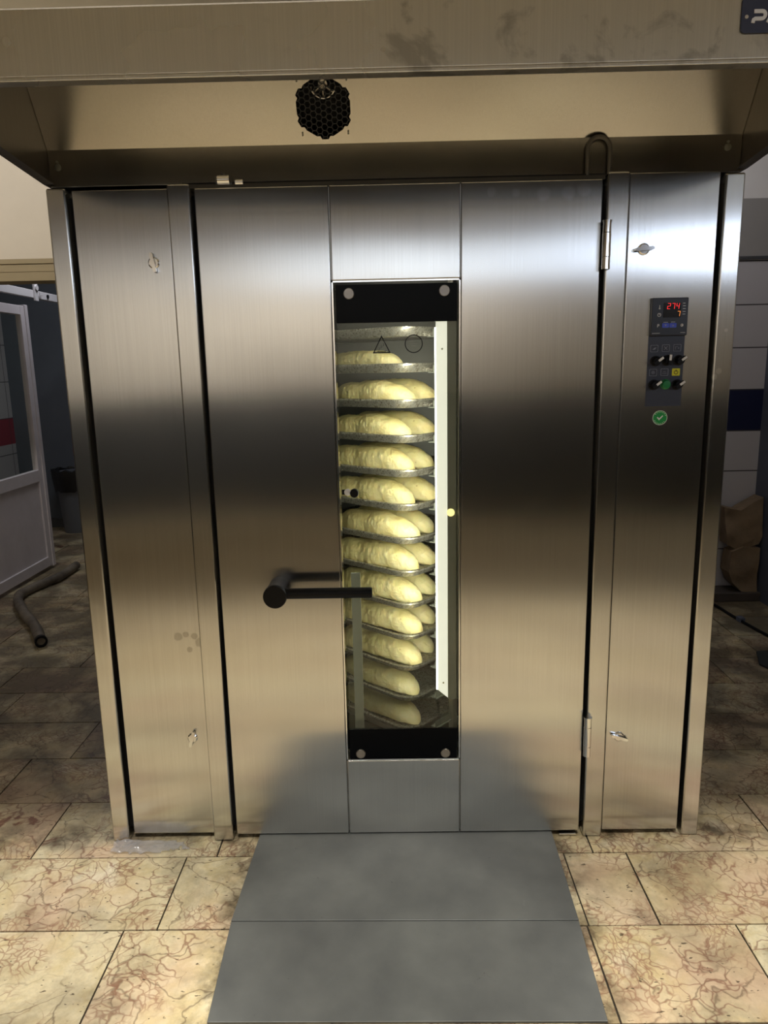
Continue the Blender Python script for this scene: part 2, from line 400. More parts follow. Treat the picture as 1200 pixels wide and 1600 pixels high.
# the front of the room, behind the camera
w = MB(); w.box(-4.6, 4.6, -5.6, -5.5, 0, 1.3, 1); w.box(-4.6, 4.6, -5.6, -5.5, 1.3, 3.2, 0)
struct(w.build('wall_front', [M['beige_wall'], M['dark_wall']]))
w = MB(); w.box(-4.6, -4.5, -5.5, 1.62, 0, 1.3, 1); w.box(-4.6, -4.5, -5.5, 1.62, 1.3, 3.2, 0)
struct(w.build('wall_left_front', [M['beige_wall'], M['dark_wall']]))
w = MB(); w.box(4.6, 4.7, -5.5, .6, 0, 1.3, 1); w.box(4.6, 4.7, -5.5, .6, 1.3, 3.2, 0)
struct(w.build('wall_right_side', [M['beige_wall'], M['dark_wall']]))
def window(name, x0, x1, z0, z1, col, es):
    pane = plain(name+'_daylight', (.8,.85,.9,1), .2, emit=col, es=es)
    o = struct(MB().box(x0, x1, -5.497, -5.49, z0, z1).build(name, pane))
    fr = MB()
    for a in ((x0-.05, x0, z0-.05, z1+.05), (x1, x1+.05, z0-.05, z1+.05), (x0, x1, z0-.05, z0), (x0, x1, z1, z1+.05)): fr.box(a[0], a[1], -5.5, -5.46, a[2], a[3])
    fr.build('window_frame', M['rail_white'], o)
window('window_1', 2.75, 4.35, 2.5, 2.95, (.66,.78,1,1), 4.5)
window('window_2', -1.2, 2.3, 2.42, 2.85, (.74,.84,1,1), .95)

# ------------------------------------------------------------------ the oven
OV = thing('rack_oven', (0, .7, 0), 'large brushed stainless steel rack oven with a lit window, on a tiled floor', 'oven')
def part(mb, name, mat, parent=None, **k): return mb.build(name, mat, OV if parent is None else parent, **k)
# body: side, back and top sheets and the dark frame behind the front panels
b = MB(); b.box(-.995, -.975, .02, 1.45, .0, 2.1); b.box(.975, .995, .02, 1.45, 0, 2.1); b.box(-.995, .995, 1.43, 1.45, 0, 2.1); b.box(-.995, .995, .05, 1.45, 2.085, 2.1)
part(b, 'body', M['steel'])
b = MB(); b.box(-.97, -.575, .035, .06, .03, 2.085); b.box(.598, .97, .035, .06, .03, 2.085)
b.box(-.6, .62, .075, .085, 1.86, 2.085); b.box(-.6, -.2, .075, .085, .03, 1.86); b.box(.205, .62, .075, .085, .03, 1.86); b.box(-.2, .205, .075, .085, .03, .26)
part(b, 'front_frame', M['black_gap'])
for x0, x1 in ((-1.0, -.944), (.944, 1.0)):
    part(MB().box(x0, x1, -.006, .035, 0, 2.105), 'corner_post', M['steel_print'] if x0 > 0 else M['steel'], bevel=.006, seg=4)
part(MB().box(-.650, -.585, -.010, .035, .002, 2.108), 'door_post', M['steel'], bevel=.005, seg=4)
part(MB().box(.610, .673, -.008, .035, -.0, 2.115), 'door_post', M['steel'], bevel=.006, seg=4)
LP = part(MB().box(-.932, -.653, .010, .033, .018, 2.101), 'side_panel', M['steel_marked'], bevel=.003)
RP = part(MB().box(.676, .932, .002, .03, .018, 2.112), 'side_panel', M['steel'], bevel=.003)
b = MB(); b.box(-.60, .605, .004, .05, 2.098, 2.109); b.box(-.61, .605, .012, .05, 2.109, 2.1145, 1)
part(b, 'top_rail', [M['dark_rail'], M['black_gap']])
# the heating chamber (open towards the window)
b = MB(); X0, X1, Y0, Y1, Z0, Z1 = -.66, .52, .09, 1.3, .08, 1.97
b.box(X0-.02, X0, Y0, Y1, Z0, Z1); b.box(X1, X1+.02, Y0, Y1, Z0, Z1); b.box(X0-.02, X1+.02, Y1, Y1+.02, Z0, Z1); b.box(X0-.02, X1+.02, Y0, Y1+.02, Z0-.02, Z0); b.box(X0-.02, X1+.02, Y0, Y1+.02, Z1, Z1+.02)
b.box(X0, -.21, Y0, Y0+.01, Z0, Z1); b.box(.215, X1, Y0, Y0+.01, Z0, Z1); b.box(-.21, .215, Y0, Y0+.01, 1.87, Z1); b.box(-.21, .215, Y0, Y0+.01, Z0, .25)
part(b, 'chamber', M['chamber'])

# door
d = MB()
WX0, WX1, WZ0, WZ1 = -.187, .192, .290, 1.834
d.box(-.574, WX0-.004, .012, .072, .02, 2.095); d.box(WX1+.004, .596, .012, .072, .02, 2.095)
d.box(WX0-.004, WX1+.004, .012, .072, WZ1+.004, 2.095); d.box(WX0-.004, WX1+.004, .012, .072, .02, WZ0-.004)
DOOR = part(d, 'door', M['steel_plain'])
for (x0, x1, z0, z1) in ((-.574, WX0-.0012, .018, 2.098), (WX1+.0012, .598, .018, 2.098), (WX0+.001, WX1-.001, WZ1, 2.098), (WX0+.001, WX1-.001, .018, WZ0)):
    MB().box(x0, x1, 0, .014, z0, z1).build('door_panel', M['steel_scratched'] if x0 > 0 else M['steel'], DOOR, bevel=.004, seg=3)
fr = MB(); q = .004
fr.box(WX0, WX0+q, .001, .07, WZ0, WZ1); fr.box(WX1-q, WX1, .001, .07, WZ0, WZ1); fr.box(WX0, WX1, .001, .07, WZ1-q, WZ1); fr.box(WX0, WX1, .001, .07, WZ0, WZ0+q)
fr.build('window_frame', M['chrome'], DOOR)
GX0, GX1, GY = -.176, .183, .007
MB().box(GX0, GX1, GY, GY+.006, .2945, 1.8235).build('window_glass', M['glass'], DOOR)
for z0, z1 in ((1.7135, 1.823), (.295, .3995)):
    MB().box(GX0+.0005, GX1-.0005, GY-.0012, GY+.0072, z0, z1).build('black_glass_band', M['blackglass'], DOOR)
for x, z in ((-.137, 1.798), (.145, 1.801), (-.140, .313), (.144, .312)):
    MB().lathe((x, GY-.001, z), (0, -1, 0), [(0, .0160), (.004, .0160), (.0055, .0145), (.0055, .004), (.0053, .0005)]).build('glass_button', M['button'], DOOR)
# printed signs on the glass: warning triangle and round sign
def ring_poly(mb, outer, inner, y0, y1, m=0):
    n = len(outer); V = []
    for P_, y in ((outer, y0), (inner, y0), (inner, y1), (outer, y1)): V.append([mb.bm.verts.new((a, y, c)) for a, c in P_])
    for k in range(4):
        A, B = V[k], V[(k+1) % 4]
        for i in range(n): mb.bm.faces.new((A[i], A[(i+1) % n], B[(i+1) % n], B[i])).material_index = m
def tri(cx, cz, w, h, s=1): return [(cx-w/2*s, cz-h*.36*s), (cx+w/2*s, cz-h*.36*s), (cx, cz+h*.64*s)]
mb = MB(); ring_poly(mb, tri(-.043, 1.643, .054, .053), tri(-.043, 1.643, .054, .053, .80), GY-.0008, GY-.0002)
for k in range(3):
    zz = 1.637+.006*k; x_ = [-.052, -.046, -.039][k]; mb.tube([(x_, GY-.0006, zz-.004), (x_+.003, GY-.0006, zz), (x_+.001, GY-.0006, zz+.004)], .0007, 6)
mb.box(-.056, -.03, GY-.0008, GY-.0002, 1.6285, 1.6305)
mb.build('warning_triangle', M['black'], DOOR)
mb = MB(); ring_poly(mb, disc(.053, 1.650, .027, 32), disc(.053, 1.650, .0242, 32), GY-.0008, GY-.0002)
mb.build('round_sign', M['black'], DOOR)
mb = MB()
for x0, x1, z in ((.043, .063, 1.650), (.046, .060, 1.644), (.040, .056, 1.657)): mb.box(x0, x1, GY-.0008, GY-.0002, z-.0005, z+.0005)
mb.build('sign_pictogram', M['lampgrey'], DOOR)
# glass stop
MB().lathe((-.137, GY-.001, 1.201), (0, -1, 0), [(0, .0135), (.012, .0135), (.014, .012), (.014, .001)]).build('glass_stop', M['black'], DOOR)
mb = MB(); mb.box(-.176, -.155, GY-.004, GY-.001, 1.196, 1.212); mb.build('glass_stop_bracket', M['black'], DOOR)
MB().lathe((-.158, GY-.004, 1.204), (0, -1, 0), [(0, .0105), (.004, .0105), (.005, .009), (.005, .001)]).build('glass_stop_washer', M['white'], DOOR)
# added bar standing in for a pale reflection in the glass, below the handle
MB().box(-.158, -.128, .045, .052, .37, .93).build('reflection_strip', M['pale_grey'], DOOR)
# lamp housing inside the right edge of the window
LX0, LX1, LX2, LZ0, LZ1 = .124, .158, .186, .475, 1.80
mb = MB(); LY = .078
mb.prism([(LX0, LZ0+.03), (LX1, LZ0), (LX1, LZ1), (LX0, LZ1)], XZ(LY), 0, .012)
LAMP = mb.build('lamp_cover', M['lampwhite'], DOOR)
MB().box(LX1, LX2, LY-.006, LY+.05, LZ0-.002, LZ1).build('lamp_housing', M['lampgrey'], DOOR)
MB().box(LX0-.004, LX0-.0005, LY+.001, LY+.013, LZ0+.03, LZ1-.1).build('led_strip', M['led'], DOOR)
for z in (1.635, .53): MB().lathe((.143, LY, z), (0, -1, 0), [(0, .0035), (.002, .003), (.002, .0005)], 12).build('lamp_screw', M['steel_plain'], DOOR)
MB().lathe((.168, LY-.006, 1.120), (0, -1, 0), [(0, .0125), (.003, .0125), (.0042, .010), (.0045, .001)]).build('pilot_light', M['bulb'], DOOR)
# door handle: stem with a round cap and the lever across the window edge
mb = MB(); HX, HZ, HR = -.383, .902, .0365
mb.lathe((HX, 0, HZ), (0, -1, 0), [(0, HR*.92), (.004, HR*.92), (.02, HR*.9), (.088, HR*.95), (.094, HR), (.106, HR), (.110, HR*.96), (.110, .001)], 40)
mb.lathe((HX+.025, -.088, HZ+.0045), (1, 0, 0), [(0, .0165), (.268, .0165), (.272, .0145), (.272, .001)], 28)
mb.build('door_handle', M['black'], DOOR)
# door furniture on the post side
for z0, z1 in ((1.848, 1.982), (.308, .446)):
    mb = MB(); hx, hy = .6095, -.018
    L = z1-z0
    prof = [(0, .0001), (0, .012), (L*.25-.001, .012), (L*.25, .0108), (L*.25+.001, .0125), (L*.74, .0125), (L*.74+.001, .0108), (L*.74+.002, .012), (L-.004, .012), (L-.004, .0135), (L, .0135), (L, .0001)]
    mb.lathe((hx, hy, z0), (0, 0, 1), prof[1:-1], 24)
    mb.box(hx-.008, hx+.004, -.012, .02, z0+.01, z1-.01)
    part(mb, 'hinge', M['chrome'])
# wire loop on the top corner
R_ = .0315; cx = .556+R_; ly = .017
pts = [(.556, ly, 2.09), (.556, ly, 2.13), (.556, ly, 2.178)]+[(cx-R_*math.cos(a), ly, 2.182+R_*math.sin(a)) for a in [PI*i/12 for i in range(0, 13)]]+[(cx+R_, ly, 2.178), (cx+R_, ly, 2.13), (cx+R_, ly, 2.10)]
part(MB().tube(pts, .0065, 14), 'wire_loop', M['wire'])
# roller catch on the top edge
mb = MB(); mb.cyl((-.502, -.006, 2.117), (-.468, -.006, 2.117), .0115, 20); mb.box(-.508, -.462, -.004, .03, 2.104, 2.112); mb.box(-.508, -.503, -.012, .02, 2.108, 2.126); mb.box(-.467, -.462, -.012, .02, 2.108, 2.126)
mb.cyl((-.487, .004, 2.12), (-.487, .004, 2.136), .006, 12); mb.cyl((-.452, -.004, 2.110), (-.43, -.004, 2.110), .007, 12)
part(mb, 'roller_catch', M['chrome'])
# quarter-turn latches
def latch(x, z, ang, y):
    mb = MB(); mb.lathe((x, y, z), (0, -1, 0), [(0, .0165), (.003, .0165), (.0055, .013), (.0055, .001)], 24)
    ca, sa = math.cos(ang), math.sin(ang)
    fn = lambda u, v, d: (x+u*ca-v*sa, y-.004-d, z+u*sa+v*ca)
    mb.prism([(-.028, -.003), (-.022, -.005), (.022, -.005), (.028, -.003), (.028, .003), (.022, .005), (-.022, .005), (-.028, .003)], fn, 0, .010)
    part(mb, 'quarter_turn_latch', M['chrome'])
latch(-.708, 1.897, 1.75, .010); latch(-.703, .376, 1.3, .010); latch(.723, 1.904, .08, .002); latch(.719, .365, -.3, .002)
# small steel runners under the door
part(MB().box(-.49, -.45, -.012, .03, .003, .012), 'floor_guide', M['chrome'], bevel=.002)
part(MB().box(.53, .588, -.004, .03, .002, .010), 'floor_guide', M['chrome'], bevel=.002)

# control panel
CPY = .002
CP = part(MB().prism(rrect(.8035, 1.6085, .107, .315, .002), XZ(CPY), -.002, 0), 'control_panel', M['panel'])
mb = MB(); mb.prism(rrect(.8045, 1.712, .1065, .108, .003), XZ(CPY), -.014, -.002)
U = mb.build('controller_unit', M['unit'], CP, bevel=.002)
UY = CPY-.014
MB().prism(rrect(.8105, 1.7305, .052, .042, .002), XZ(UY), -.0006, 0).build('display', M['screen'], CP)
SEG = {'2': 'abged', '7': 'abc', '4': 'fgbc', '1': 'bc'}
def digit(mb, ch, x, z, w, h, y):
    t = w*.17; sl = .12
    fn = lambda u, v, d_: (x+u+v*sl, y+d_, z+v)
    R4 = {'a': (0, w, h-t, h), 'g': (0, w, h/2-t/2, h/2+t/2), 'd': (0, w, 0, t), 'f': (0, t, h/2, h), 'e': (0, t, 0, h/2), 'b': (w-t, w, h/2, h), 'c': (w-t, w, 0, h/2)}
    for s in SEG[ch]:
        a, b_, c, d_ = R4[s]; k = .0004
        mb.prism([(a+k, c+k), (b_-k, c+k), (b_-k, d_-k), (a+k, d_-k)], fn, -.0006, 0)
mb = MB()
for ch, x in (('2', .7950), ('7', .8080), ('4', .8210)): digit(mb, ch, x, 1.7335, .0088, .0165, UY-.0007)
mb.build('digits', M['red_led'], CP, label='red 274 readout')
mb = MB(); digit(mb, '7', .8245, 1.7125, .0085, .0150, UY-.0007); mb.build('digits', M['orange_led'], CP, label='orange 7 readout')
def pr_(name, fn_):
    mb = MB(); fn_(mb); mb.build(name, M['white'], CP)
for k, z in enumerate((1.7495, 1.742, 1.734, 1.726, 1.7185)): pr_('indicator_mark', lambda mb: mb.box(.8415, .8495 if k else .848, UY-.0006, UY, z-.0006, z+.0006))
for q_ in ((.755, .778, 1.6645, 1.6655), (.838, .852, 1.6655, 1.6665), (.787, .800, 1.6960, 1.6968), (.809, .821, 1.6962, 1.6970)):
    pr_('printed_line', lambda mb: mb.box(q_[0], q_[1], UY-.0006, UY, q_[2], q_[3]))
pr_('thermometer_symbol', lambda mb: (mb.prism(disc(.7735, 1.7355, .0024, 12), XZ(UY), -.0006, 0), mb.box(.7725, .7745, UY-.0006, UY, 1.7355, 1.745)))
pr_('clock_symbol', lambda mb: (ring_poly(mb, disc(.7735, 1.7175, .0052), disc(.7735, 1.7175, .0042), UY-.0006, UY), mb.box(.7731, .7738, UY-.0006, UY, 1.7175, 1.721), mb.box(.7735, .776, UY-.0006, UY, 1.7172, 1.7179)))
pr_('key_symbol', lambda mb: (ring_poly(mb, disc(.8415, 1.687, .0042), disc(.8415, 1.687, .0030), UY-.0006, UY), mb.prism([(.8405, 1.6890), (.8455, 1.6875), (.8410, 1.6845)], XZ(UY), -.0006, 0)))
pr_('letter_P_symbol', lambda mb: (mb.box(.7695, .7708, UY-.0006, UY, 1.682, 1.691), mb.box(.7708, .7745, UY-.0006, UY, 1.6898, 1.691), mb.box(.7708, .7745, UY-.0006, UY, 1.6860, 1.6872), mb.box(.7738, .7749, UY-.0006, UY, 1.6865, 1.6905)))
for x in (.793, .815):
    MB().prism(rrect(x, 1.687, .020, .013, .002), XZ(UY), -.0022, 0).build('key', M['blue'], CP)
    mb = MB(); mb.prism([(x-.003, 1.6895), (x+.003, 1.6895), (x, 1.6845)] if x < .8 else [(x-.003, 1.6845), (x+.003, 1.6845), (x, 1.6895)], XZ(UY-.0022), -.0005, 0); mb.build('key_arrow', M['greyprint'], CP)
# pictogram squares
PY = CPY-.002
ICON = [(.7685, 1.6215), (.8025, 1.622), (.8365, 1.6225), (.7685, 1.5515), (.8025, 1.552)]
for i, (x, z) in enumerate(ICON):
    mb = MB()
    ring_poly(mb, rrect(x, z, .0225, .0205, .002), rrect(x, z, .0205, .0185, .0016), PY-.0006, PY)
    if i == 0:
        mb.prism([(x-.006, z-.003), (x+.001, z-.0035), (x+.0065, z+.003), (x+.001, z+.0025)], XZ(PY), -.0006, 0)
    elif i == 1:
        for a in (PI/4, -PI/4): mb.box(x-.0006, x+.0006, PY-.0006, PY, z-.006, z+.006) if False else mb.prism([(x+math.cos(a)*k-math.sin(a)*j, z+math.sin(a)*k+math.cos(a)*j) for k, j in ((-.007, -.0006), (.007, -.0006), (.007, .0006), (-.007, .0006))], XZ(PY), -.0006, 0)
    elif i == 2:
        mb.box(x-.006, x+.002, PY-.0006, PY, z+.0025, z+.0034); mb.box(x-.006, x-.0051, PY-.0006, PY, z-.005, z+.0025); mb.prism(disc(x+.004, z-.001, .0016, 10), XZ(PY), -.0006, 0)
    elif i == 3:
        ring_poly(mb, disc(x, z, .0045), disc(x, z, .0034), PY-.0006, PY); mb.prism(disc(x, z, .0014, 10), XZ(PY), -.0006, 0)
    else:
        mb.box(x-.0065, x+.0065, PY-.0006, PY, z-.004, z-.0032); mb.box(x-.0045, x+.0045, PY-.0006, PY, z+.0005, z+.0013)
    mb.build('pictogram', M['greyprint'], CP)
MB().prism(rrect(.8365, 1.5515, .0235, .0215, .002), XZ(PY), -.0008, 0).build('yellow_symbol_plate', M['yellow'], CP)
mb = MB(); x, z = .8365, 1.551
ring_poly(mb, [(x+.0062*math.cos(a), z+.0062*math.sin(a)) for a in [PI/2+.5+i*(2*PI-1)/23 for i in range(24)]], [(x+.0046*math.cos(a), z+.0046*math.sin(a)) for a in [PI/2+.5+i*(2*PI-1)/23 for i in range(24)]], PY-.0013, PY-.0008)
mb.box(x-.0008, x+.0008, PY-.0013, PY-.0008, z+.001, z+.0075); mb.build('power_symbol', M['black'], CP)
def knob(x, z, ang):
    mb = MB(); mb.lathe((x, PY, z), (0, -1, 0), [(0, .0155), (.003, .0155), (.004, .0125), (.022, .0115), (.0235, .0105), (.0235, .001)], 28)
    ca, sa = math.cos(ang), math.sin(ang)
    fn = lambda u, v, d_: (x+u*ca-v*sa, PY-.0235-d_, z+u*sa+v*ca)
    mb.prism([(-.013, -.0045), (.016, -.0045), (.016, .0045), (-.013, .0045)], fn, -.010, .006)
    mb.prism([(.000, -.0034), (.0155, -.0034), (.0165, 0), (.0155, .0034), (.000, .0034)], fn, .006, .0068, 1)
    mb.prism([(.0160, -.0034), (.0168, -.0034), (.0168, .0034), (.0160, .0034)], fn, -.008, .0068, 1)
    mb.build('selector_knob', [M['black'], M['white']], CP)
knob(.7735, 1.585, .65); knob(.8070, 1.586, 1.5); knob(.8415, 1.586, .62); knob(.7715, 1.515, .65); knob(.8405, 1.5145, .62)
MB().lathe((.8065, PY, 1.516), (0, -1, 0), [(0, .0155), (.004, .0155), (.005, .013), (.012, .013), (.0145, .0105), (.015, .001)], 28).build('push_button', M['green'], CP)
# round sticker
SP = part(MB().prism(disc(.797, 1.416, .0222, 36), XZ(CPY), -.0006, 0), 'round_sticker', M['green_st'])
mb = MB(); y = CPY-.0006
ring_poly(mb, disc(.797, 1.416, .0222, 36), disc(.797, 1.416, .0208, 36), y-.0005, y)
for a0, a1 in ((.35, 2.75), (3.6, 5.8)):
    A = [a0+(a1-a0)*i/14 for i in range(15)]
    for i in range(0, 14, 2):
        mb.prism([(.797+rr*math.cos(a), 1.416+rr*math.sin(a)) for rr, a in ((.0165, A[i]), (.0190, A[i]), (.0190, A[i]+.10), (.0165, A[i]+.10))], XZ(y), -.0005, 0)
mb.prism([(.7875, 1.4165), (.7905, 1.4190), (.7945, 1.4140), (.8045, 1.4235), (.8065, 1.4210), (.7945, 1.4085)], XZ(y), -.0005, 0)
mb.build('check_mark', M['white'], SP)

# ------------------------------------------------------------------ the hood
HD = thing('extractor_hood', (0, -.3, 2.116), 'stainless steel extractor hood jutting out above the oven door', 'hood')
def hp(mb, name, mat, parent=None, **k): return mb.build(name, mat, HD if parent is None else parent, **k)
FY, FZ0, FZ1 = -.62, 2.162, 2.292
mb = MB(); mb.box(-1.005, 1.005, FY, FY+.004, FZ0+.008, FZ1); mb.box(-1.005, 1.005, FY, FY+.03, FZ0, FZ0+.008)
hp(mb, 'fascia', M['steel_hood'], bevel=.0018)
hp(MB().box(-.998, .998, FY+.005, FY+.010, FZ0+.009, FZ1-.002), 'reflection_darkener', plain('darkener_grey', lin(122,115,102), .6))  # unseen dark sheet, added to darken reflections under the hood
prof = [(-.001, 2.116), (FY+.004, FZ0), (FY+.004, FZ1), (-.10, 2.44), (.30, 2.44), (.30, 2.116)]
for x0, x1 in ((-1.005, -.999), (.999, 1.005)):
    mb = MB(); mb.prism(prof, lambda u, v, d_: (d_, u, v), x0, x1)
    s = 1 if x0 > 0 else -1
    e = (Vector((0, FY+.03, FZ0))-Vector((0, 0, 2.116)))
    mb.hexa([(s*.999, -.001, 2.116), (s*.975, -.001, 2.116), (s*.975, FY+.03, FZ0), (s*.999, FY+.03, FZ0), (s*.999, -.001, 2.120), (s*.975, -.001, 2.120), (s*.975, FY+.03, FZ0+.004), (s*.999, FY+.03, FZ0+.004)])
    hp(mb, 'side_panel', M['steel_shaded'])
mb = MB(); mb.quad((-1.003, FY+.003, FZ1), (1.003, FY+.003, FZ1), (1.003, -.10, 2.44), (-1.003, -.10, 2.44)); mb.quad((-1.003, -.10, 2.44), (1.003, -.10, 2.44), (1.003, .30, 2.44), (-1.003, .30, 2.44)); mb.quad((-1.003, .30, 2.44), (1.003, .30, 2.44), (1.003, .30, 2.116), (-1.003, .30, 2.116))
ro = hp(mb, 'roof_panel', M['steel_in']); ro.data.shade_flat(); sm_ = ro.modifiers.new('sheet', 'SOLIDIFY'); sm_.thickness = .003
hp(MB().box(-.998, .998, .030, .036, 2.1155, 2.216), 'rear_rail', M['steel_in'], bevel=.001)
for x, z in ((-.972, 2.169), (.958, 2.181)):
    mb = MB(); mb.lathe((x, .030, z), (0, -1, 0), [(0, .010), (.004, .009), (.0055, .005), (.0055, .0005)], 16); mb.cyl((x, .030, z+.014), (x, .026, z+.014), .004, 10)
    hp(mb, 'bolt', M['lampgrey'])
# sloping inner panel with a honeycomb fan opening
TH = .56; ct, st_ = math.cos(TH), math.sin(TH)
SPf = lambda u, v, d_: (u, .031-v*st_-d_*ct, 2.2155+v*ct-d_*st_)     # v up the slope, d towards the viewer
GU, GV, a = -.192, .094, .0097
cells = []
rr = .0735
for i in range(-9, 10):
    for j in range(-9, 10):
        cx_, cy_ = a*1.5*i*1.0, a*math.sqrt(3)*(j+(i % 2)/2)
        # hexagonal field with points up and down
        if max(abs(cx_), abs(cx_)*.5+abs(cy_)*.866) < rr and abs(cx_) < rr: cells.append((cx_, cy_))
mb = MB(); bm = mb.bm
HO = .0715
hexo = [(HO*1.13*math.sin(PI/3*k), HO*1.13*math.cos(PI/3*k)) for k in range(6)]
hexo = []
for k in range(6):      # serrated hexagon outline left by the outer cells
    p0 = Vector((math.sin(PI/3*k), math.cos(PI/3*k)))*HO*1.14; p1 = Vector((math.sin(PI/3*(k+1)), math.cos(PI/3*(k+1))))*HO*1.14
    n_ = (p0+p1).normalized()
    for q_ in range(10):
        w_ = p0.lerp(p1, q_/10)+n_*(.0 if q_ % 2 == 0 else .0045); hexo.append((w_.x, w_.y))
VT = .262
outer = [(-.998, 0), (.998, 0), (.998, VT), (-.998, VT)]
ov = [bm.verts.new(SPf(u_, v_, 0)) for u_, v_ in outer]; hv = [bm.verts.new(SPf(GU+u_, GV+v_, 0)) for u_, v_ in hexo]
ed = [bm.edges.new((L[i], L[(i+1) % len(L)])) for L in (ov, hv) for i in range(len(L))]
bmesh.ops.triangle_fill(bm, use_beauty=True, use_dissolve=False, edges=ed)
# drop faces that filled the hole
import mathutils
for fc in list(bm.faces):
    c_ = fc.calc_center_median(); du = c_.x-GU; v_ = (c_.z-2.2155)*ct-(c_.y-.031)*st_; dv = v_-GV
    if all(v in hv for v in fc.verts) and math.hypot(du, dv) < HO*1.05: bm.faces.remove(fc)
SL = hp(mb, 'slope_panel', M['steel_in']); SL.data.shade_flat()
sm_ = SL.modifiers.new('sheet', 'SOLIDIFY'); sm_.thickness = .002; sm_.offset = 0
mb = MB()
for cx_, cy_ in cells:
    o6 = [(GU+cx_+a*math.cos(PI/3*k), GV+cy_+a*math.sin(PI/3*k)) for k in range(6)]; i6 = [(GU+cx_+a*.86*math.cos(PI/3*k), GV+cy_+a*.86*math.sin(PI/3*k)) for k in range(6)]
    V = [[mb.bm.verts.new(SPf(u_, v_, dd)) for u_, v_ in P_] for P_, dd in ((o6, -.001), (i6, -.001), (i6, -.005), (o6, -.005))]
    for k in range(4):
        for i in range(6): mb.bm.faces.new((V[k][i], V[k][(i+1) % 6], V[(k+1) % 4][(i+1) % 6], V[(k+1) % 4][i]))
FG = hp(mb, 'fan_grille', plain('grille_wire', lin(50,52,56), .35, .6))
mb = MB()
ax_ = Vector(SPf(0, 0, 1))-Vector(SPf(0, 0, 0))
pc = Vector(SPf(GU, GV, -.012))
mb.rings([[Vector(SPf(GU+.083*math.cos(2*PI*i/32), GV+.083*math.sin(2*PI*i/32), dd)) for i in range(32)] for dd in (-.002, -.05)], cap=False)
mb.bm.faces.new([mb.bm.verts.new(SPf(GU+.083*math.cos(2*PI*i/32), GV+.083*math.sin(2*PI*i/32), -.05)) for i in range(32)])
mb.build('fan_housing', M['black_gap'], FG)
pc = Vector(SPf(GU+.002, GV+.055, -.010))
mb = MB(); mb.lathe(pc, -ax_, [(0, .012), (-.002, .013), (.004, .015), (.012, .015)], 20)
tr_ = [pc+Vector(SPf(.034*math.cos(t_), .034*math.sin(t_), -.0))-Vector(SPf(0, 0, 0)) for t_ in [PI+.15+(PI-.3)*i/20 for i in range(21)]]
mb.tube(tr_, .0028, 8)
for t_ in (PI*1.2, PI*1.5, PI*1.8): mb.tube([pc, pc+Vector(SPf(.034*math.cos(t_), .034*math.sin(t_), 0))-Vector(SPf(0, 0, 0))], .0032, 8)
mb.build('fan_hub', M['steel_plain'], FG)
for du, dv in ((-.068, .070), (.068, .070), (-.064, -.066), (.066, -.064)):
    mb = MB()
    for e_ in (-.003, .003): mb.prism(disc(GU+du, GV+dv+e_, .0026, 10), SPf, .0005, .003)
    mb.build('grille_screw', M['lampgrey'], FG)
# nameplate at the right end of the fascia, running out of the frame
NP = hp(MB().prism(rrect(.83, 2.2465, .294, .064, .009), XZ(FY), -.004, 0), 'nameplate', plain('navy_plate', lin(46,50,72), .35), bevel=.001)
NY = FY-.004
def P2(x, z): return lambda u_, v_, d_: (x+u_, NY+d_, z+v_)
mb = MB(); hgt = .0225; w_ = .0285
# letter P: an open-backed bowl with a short stem
def band(path, half):
    A, B = [], []
    for i, p in enumerate(path):
        p = Vector(p); t_ = (Vector(path[min(i+1, len(path)-1)])-Vector(path[max(i-1, 0)])).normalized(); n_ = Vector((-t_.y, t_.x))
        A.append(tuple(p+n_*half)); B.append(tuple(p-n_*half))
    return A, B
def stroke(mb, path, half, fn, d0, d1, m=0):
    A, B = band(path, half)
    for i in range(len(path)-1): mb.prism([A[i], A[i+1], B[i+1], B[i]], fn, d0, d1, m)
h_ = .0033
bowl = [(.0045, .0192), (.020, .0192)]+[(.020+.0066*math.sin(PI*i/8), .0126+.0066*math.cos(PI*i/8)) for i in range(1, 8)]+[(.020, .0060), (.0065, .0060), (.0042, .0046), (.0036, .002), (.0032, -.0012)]
stroke(mb, bowl, h_, P2(.7025, 2.233), -.002, 0); mb.build('letter_P', M['white'], NP)
mb = MB(); stroke(mb, [(.0, -.001), (.0105, .0205)], h_, P2(.7345, 2.233), -.002, 0); stroke(mb, [(.0105, .0205), (.021, -.001)], h_, P2(.7345, 2.233), -.002, 0); stroke(mb, [(.006, .0055), (.015, .0055)], .0022, P2(.7345, 2.233), -.002, 0)
mb.build('letter_A', M['white'], NP)
MB().lathe((.6925, NY, 2.2425), (0, -1, 0), [(0, .0042), (.002, .0036), (.002, .0005)], 14).build('plate_screw', M['chrome'], NP)

# ------------------------------------------------------------------ rack, trays and loaves inside the chamber
Uv, Vv = Vector((-.743, .669, 0)), Vector((.669, .743, 0))
CS = Vector((.032, .222, 0))
def tp(u_, v_, z): return CS+Uv*u_+Vv*v_+Vector((0, 0, z))
ZK = [1.700-.1202*k for k in range(13)]
RK = thing('oven_rack', tuple(tp(.3, .2, .085)), 'steel rack standing in the lit oven chamber and carrying the baking trays', 'rack')
def bar(mb, p, q_, hu, hv_):
    """square bar of half sizes hu, hv between p and q"""
    p, q_ = Vector(p), Vector(q_); d_ = (q_-p).normalized(); s = Vector((0, 0, 1)) if abs(d_.z) < .9 else Uv
    s = (s-d_*s.dot(d_)).normalized(); t_ = d_.cross(s)
    mb.hexa([p-s*hu-t_*hv_, p+s*hu-t_*hv_, p+s*hu+t_*hv_, p-s*hu+t_*hv_, q_-s*hu-t_*hv_, q_+s*hu-t_*hv_, q_+s*hu+t_*hv_, q_-s*hu+t_*hv_])
